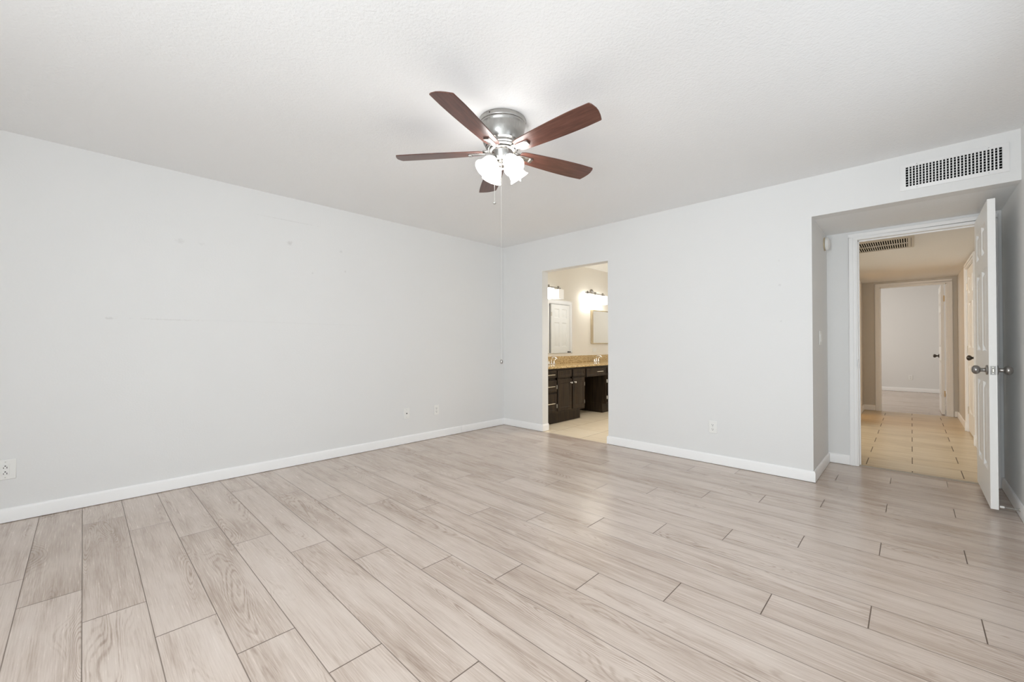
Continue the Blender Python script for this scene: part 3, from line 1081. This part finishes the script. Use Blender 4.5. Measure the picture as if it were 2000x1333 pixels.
def chain(mb, p, z0, z1, sp=0.012, r=0.0022):
    z = z0
    x, y = p
    while z > z1:
        mb.lathe([(0.0, -r), (r * 0.8, -r * 0.6), (r, 0), (r * 0.8, r * 0.6), (0, r)], 6, T(x, y, z))
        z -= sp * 0.5
    mb.tube([(x, y, z0), (x, y, z1)], r * 0.6, 5)


# pull chains: a short one from the fitter and a very long one down to eye level
e = fw.copy()
e.z = 0
e.normalize()
lat = Vector((rt.x, rt.y))
nr = Vector((-e.x, -e.y))
q = lat * -0.046 + nr * 0.025
mb = MB()
chain(mb, q, -0.225, -0.500)
ch = mb.build('pull_chain', M_screw, fan)
mb = MB().tube([(q.x * 0.9, q.y * 0.9, -0.219), (q.x, q.y, -0.222), (q.x, q.y, -0.228)], 0.003, 8)
mb.build('chain_guide', M_nickel, ch)
MB().lathe([(0, -0.508), (0.006, -0.507), (0.010, -0.503), (0.0105, -0.500), (0.004, -0.498), (0, -0.496)], 16, T(q.x, q.y, 0)).build('pull_knob', M_screw, ch)
q2 = lat * -0.006 + nr * 0.035
mb = MB()
chain(mb, q2, -0.246, -1.428, 0.016, 0.0009)
ch = mb.build('pull_chain', mat('pale_cord', (0.62, 0.61, 0.58), 0.5), fan)
MB().lathe([(0, -1.452), (0.006, -1.450), (0.0085, -1.442), (0.0085, -1.434), (0.005, -1.428), (0.0015, -1.424), (0, -1.423)], 16, T(q2.x, q2.y, 0)).build('pull_knob', M_pewter, ch)

# ------------------------------------------------------------------ bathroom vanity run
XF = 0.530      # face frame


def panel_front(y0, y1, z0, z1, raised=True):
    """door or drawer front lying on the face frame, facing +x"""
    mb = MB()
    x0, x1 = XF + 0.0005, XF + 0.020
    mb.box(x0, x1 - 0.004, y0, y1, z0, z1)
    b_ = 0.045 if raised else 0.028
    rings = [(0.0, x1 - 0.004), (0.003, x1), (b_, x1), (b_ + 0.006, x1 - 0.007)] + ([(b_ + 0.022, x1 - 0.002)] if raised else [])
    vs, fs = [], []
    for i, x in rings:
        vs += [(x, y0 + i, z0 + i), (x, y1 - i, z0 + i), (x, y1 - i, z1 - i), (x, y0 + i, z1 - i)]
    for r in range(len(rings) - 1):
        for k in range(4):
            j = (k + 1) % 4
            fs.append((4 * r + k, 4 * r + j, 4 * r + 4 + j, 4 * r + 4 + k))
    n_ = 4 * (len(rings) - 1)
    fs.append((n_, n_ + 1, n_ + 2, n_ + 3))
    mb.add(vs, fs)
    return mb


M_pull = mat('bright_nickel_pull', (0.80, 0.74, 0.62), 0.3, 0.9)


def bar_pull(parent, yc, zc, ln):
    mb = MB().tube([(XF + 0.042, yc - ln / 2, zc), (XF + 0.042, yc + ln / 2, zc)], 0.005, 10)
    for s in (-1, 1):
        mb.tube([(XF + 0.019, yc + s * ln * 0.36, zc), (XF + 0.042, yc + s * ln * 0.36, zc)], 0.004, 8)
    mb.build('handle', M_pull, parent)


def knob_pull(parent, yc, zc):
    MB().lathe([(0, 0), (0.008, 0), (0.005, 0.004), (0.005, 0.012), (0.013, 0.017), (0.014, 0.023), (0.009, 0.028), (0, 0.029)], 18,
               T(XF + 0.019, yc, zc) @ RY(PI / 2)).build('knob', M_chrome, parent)


def cab_hinge(parent, yc, zc):
    mb = MB().box(XF + 0.0004, XF + 0.003, yc - 0.011, yc + 0.011, zc - 0.026, zc + 0.026)
    mb.tube([(XF + 0.010, yc, zc - 0.026), (XF + 0.010, yc, zc + 0.026)], 0.0055, 8)
    mb.build('hinge', M_hinge, parent)


def vanity(name, y0, y1, label, drawers, doors):
    r = empty(name, (0, 0, 0), 0, label, 'cabinet', 'dark vanity cabinets')
    mb = MB().box(0.004, XF - 0.020, y0, y0 + 0.018, 0.150, 0.768).box(0.004, XF - 0.020, y1 - 0.018, y1, 0.150, 0.768)
    mb.box(0.004, XF - 0.020, y0 + 0.018, y1 - 0.018, 0.150, 0.168).box(0.004, 0.012, y0 + 0.018, y1 - 0.018, 0.168, 0.768)
    # face frame
    mb.box(XF - 0.020, XF, y0, y1, 0.150, 0.190).box(XF - 0.020, XF, y0, y1, 0.735, 0.768)
    mb.box(XF - 0.020, XF, y0, y0 + 0.03, 0.19, 0.735).box(XF - 0.020, XF, y1 - 0.03, y1, 0.19, 0.735)
    for a, b_, *_ in doors[:-1]:
        mb.box(XF - 0.020, XF, b_ - 0.004, b_ + 0.042, 0.19, 0.735)
    if drawers:
        mb.box(XF - 0.020, XF, drawers[0][1] - 0.012, drawers[0][1] + 0.042, 0.19, 0.735)
    mb.box(XF - 0.020, XF, y0 + 0.03, y1 - 0.03, 0.605, 0.645)
    if drawers:
        mb.box(XF - 0.020, XF, y0 + 0.03, drawers[0][1] - 0.012, 0.415, 0.462)
    mb.build('carcass', M_wood, r, 0.001)
    MB().box(0.004, 0.462, y0, y1 - 0.02 if y0 < 1 else y1, 0.001, 0.149).build('toe_kick', M_wood, r)
    for a, b_, za, zb in drawers:
        d_ = panel_front(a, b_, za, zb, False).build('drawer', M_wood, r)
        bar_pull(d_, (a + b_) / 2 + 0.02, (za + zb) / 2 - 0.003, 0.155)
    for a, b_, knob_side in doors:
        panel_front(a, b_, 0.642, 0.742, False).build('false_drawer_front', M_wood, r)
        d_ = panel_front(a, b_, 0.178, 0.612).build('cabinet_door', M_wood, r)
        knob_pull(d_, b_ - 0.022 if knob_side > 0 else a + 0.035, 0.557)
        hy = a - 0.012 if knob_side > 0 else b_ + 0.008
        for hz in (0.252, 0.515):
            cab_hinge(d_, hy, hz)
    return r


vanity('vanity_cabinet', 0.130, 1.172, 'dark vanity cabinet with drawers and two doors just inside the opening',
       [(0.155, 0.476, 0.642, 0.742), (0.155, 0.476, 0.452, 0.612), (0.155, 0.476, 0.178, 0.425)],
       [(0.506, 0.824, 1), (0.862, 1.152, -1)])
vanity('vanity_cabinet', 1.776, 2.75, 'dark vanity cabinet beyond the knee space, mostly hidden by the wall', [],
       [(1.815, 2.24, 1), (2.285, 2.715, -1)])
r = empty('knee_space_drawer', (0, 0, 0), 0, 'dark drawer under the counter over the knee space', 'drawer', 'dark vanity cabinets')
MB().box(0.05, XF - 0.02, 1.20, 1.76, 0.628, 0.735).build('drawer_box', M_wood, r)
MB().box(XF - 0.02, XF, 1.173, 1.775, 0.61, 0.768).build('rail', M_wood, r)
dd = panel_front(1.206, 1.768, 0.612, 0.738, False).build('drawer_front', M_wood, r)
bar_pull(dd, 1.548, 0.682, 0.165)
# dark back panel of the knee space
struct('trim_knee_panel', MB().box(0.0008, 0.004, 1.174, 1.774, 0.001, 0.60), M_wood, 'dark panel at the back of the knee space', 'panel')

r = empty('countertop', (0, 0, 0), 0, 'long gold speckled granite vanity countertop', 'countertop')
MB().box(0.001, 0.562, 0.125, 2.80, 0.7695, 0.799).build('slab', M_granite, r, 0.004)
MB().box(0.001, 0.021, 0.125, 2.80, 0.7995, 0.915).build('backsplash', M_granite, r, 0.002)


def faucet(yc, label):
    r = empty('faucet', (0.105, yc, 0.799), 0, label, 'faucet', 'chrome vanity faucets')
    MB().box(-0.022, 0.022, -0.085, 0.085, 0.0005, 0.012).build('base_plate', M_chrome, r, 0.005)
    sp = [(0, 0, 0.010), (0, 0, 0.060), (0.006, 0, 0.085), (0.028, 0, 0.104), (0.060, 0, 0.108), (0.092, 0, 0.098), (0.112, 0, 0.080)]
    MB().tube(sp, [0.013, 0.012, 0.011, 0.011, 0.010, 0.010, 0.010], 14).build('spout', M_chrome, r)
    for s in (-1, 1):
        mb = MB().lathe([(0, 0.012), (0.016, 0.012), (0.013, 0.030), (0.010, 0.048), (0, 0.050)], 18, T(0, s * 0.062, 0))
        mb.tube([(0, s * 0.062, 0.044), (0.008, s * 0.072, 0.060), (0.014, s * 0.092, 0.080)], [0.006, 0.006, 0.004], 10)
        mb.build('handle', M_chrome, r)


faucet(0.915, 'chrome faucet at the left edge of the bathroom opening')
faucet(2.165, 'chrome faucet toward the right of the bathroom opening')


def sconce(yc, label, lit):
    r = empty('vanity_light', (0, yc, 1.985), 0, label, 'wall light', 'three-shade light bars over the vanity')
    MB().lathe([(0, G), (0.062, G), (0.060, 0.010), (0.045, 0.018), (0.0, 0.020)], 28, T(0, 0, 0.030) @ RY(PI / 2)).build('back_plate', M_nickel, r)
    mb = MB().box(0.072, 0.088, -0.30, 0.30, -0.006, 0.010)
    mb.tube([(0.018, 0, 0.030), (0.055, 0, 0.030), (0.080, 0, 0.004)], 0.010, 10)
    mb.build('bar', M_nickel, r)
    for k in range(3):
        y = (k - 1) * 0.238
        MB().lathe([(0, -0.024), (0.024, -0.024), (0.024, -0.018), (0.018, -0.016), (0.018, 0.026), (0.014, 0.031), (0, 0.031)], 18, T(0.080, y, 0)).build('socket', M_nickel, r)
        mb = MB()
        h_ = 0.062
        z0, z1 = -0.172, -0.028
        # open-bottomed square glass
        for (a0, a1, b0, b1) in ((-h_, h_, -h_, -h_ + 0.004), (-h_, h_, h_ - 0.004, h_), (-h_, -h_ + 0.004, -h_ + 0.004, h_ - 0.004), (h_ - 0.004, h_, -h_ + 0.004, h_ - 0.004)):
            mb.box(0.080 + a0, 0.080 + a1, y + b0, y + b1, z0, z1)
        mb.box(0.080 - h_, 0.080 + h_, y - h_, y + h_, z1 - 0.0, z1 + 0.004)
        mb.build('glass_shade', M_sconce if lit[k] else M_sconce_faint, r)


sconce(0.886, 'three-light vanity bar at the left of the opening, end shade unlit but given a faint glow', (True, True, False))
sconce(2.178, 'brightly lit three-light vanity bar further into the bathroom', (True, True, True))

r = empty('vanity_mirror', (0, 0, 0), 0, 'large frameless wall mirror reflecting a white door', 'mirror')
MB().box(0.0006, 0.006, 0.30, 1.597, 0.962, 1.815).build('mirror_glass', M_mirror, r)
mb = MB().box(0.0062, 0.009, 0.30, 1.597, 0.956, 0.968).box(0.0006, 0.0062, 0.30, 1.597, 0.956, 0.9615)
mb.build('channel', M_screw, r)
r = empty('framed_mirror', (0, 0, 0), 0, 'smaller gilt-framed mirror at the right of the opening', 'mirror')
mb = MB()
fy0, fy1, fz0, fz1 = 2.150, 2.95, 1.115, 1.712
for a in ((fy0, fy0 + 0.05, fz0, fz1), (fy1 - 0.05, fy1, fz0, fz1)):
    mb.box(0.0006, 0.028, *a)
mb.box(0.0006, 0.028, fy0 + 0.05, fy1 - 0.05, fz0, fz0 + 0.014).box(0.0006, 0.028, fy0 + 0.05, fy1 - 0.05, fz1 - 0.014, fz1)
mb.build('frame', M_gold, r, 0.003)
MB().box(0.0008, 0.010, fy0 + 0.05, fy1 - 0.05, fz0 + 0.014, fz1 - 0.014).build('mirror_glass', M_mirror, r)
o = plate_base('power_outlet', (0, 2.27, 1.00), RL, 0.114, 0.070, 'small horizontal outlet plate above the backsplash under the framed mirror')
MB().box(-0.034, 0.034, -0.0085, -0.006, -0.017, 0.017).build('receptacle', M_plate, o, 0.0015)
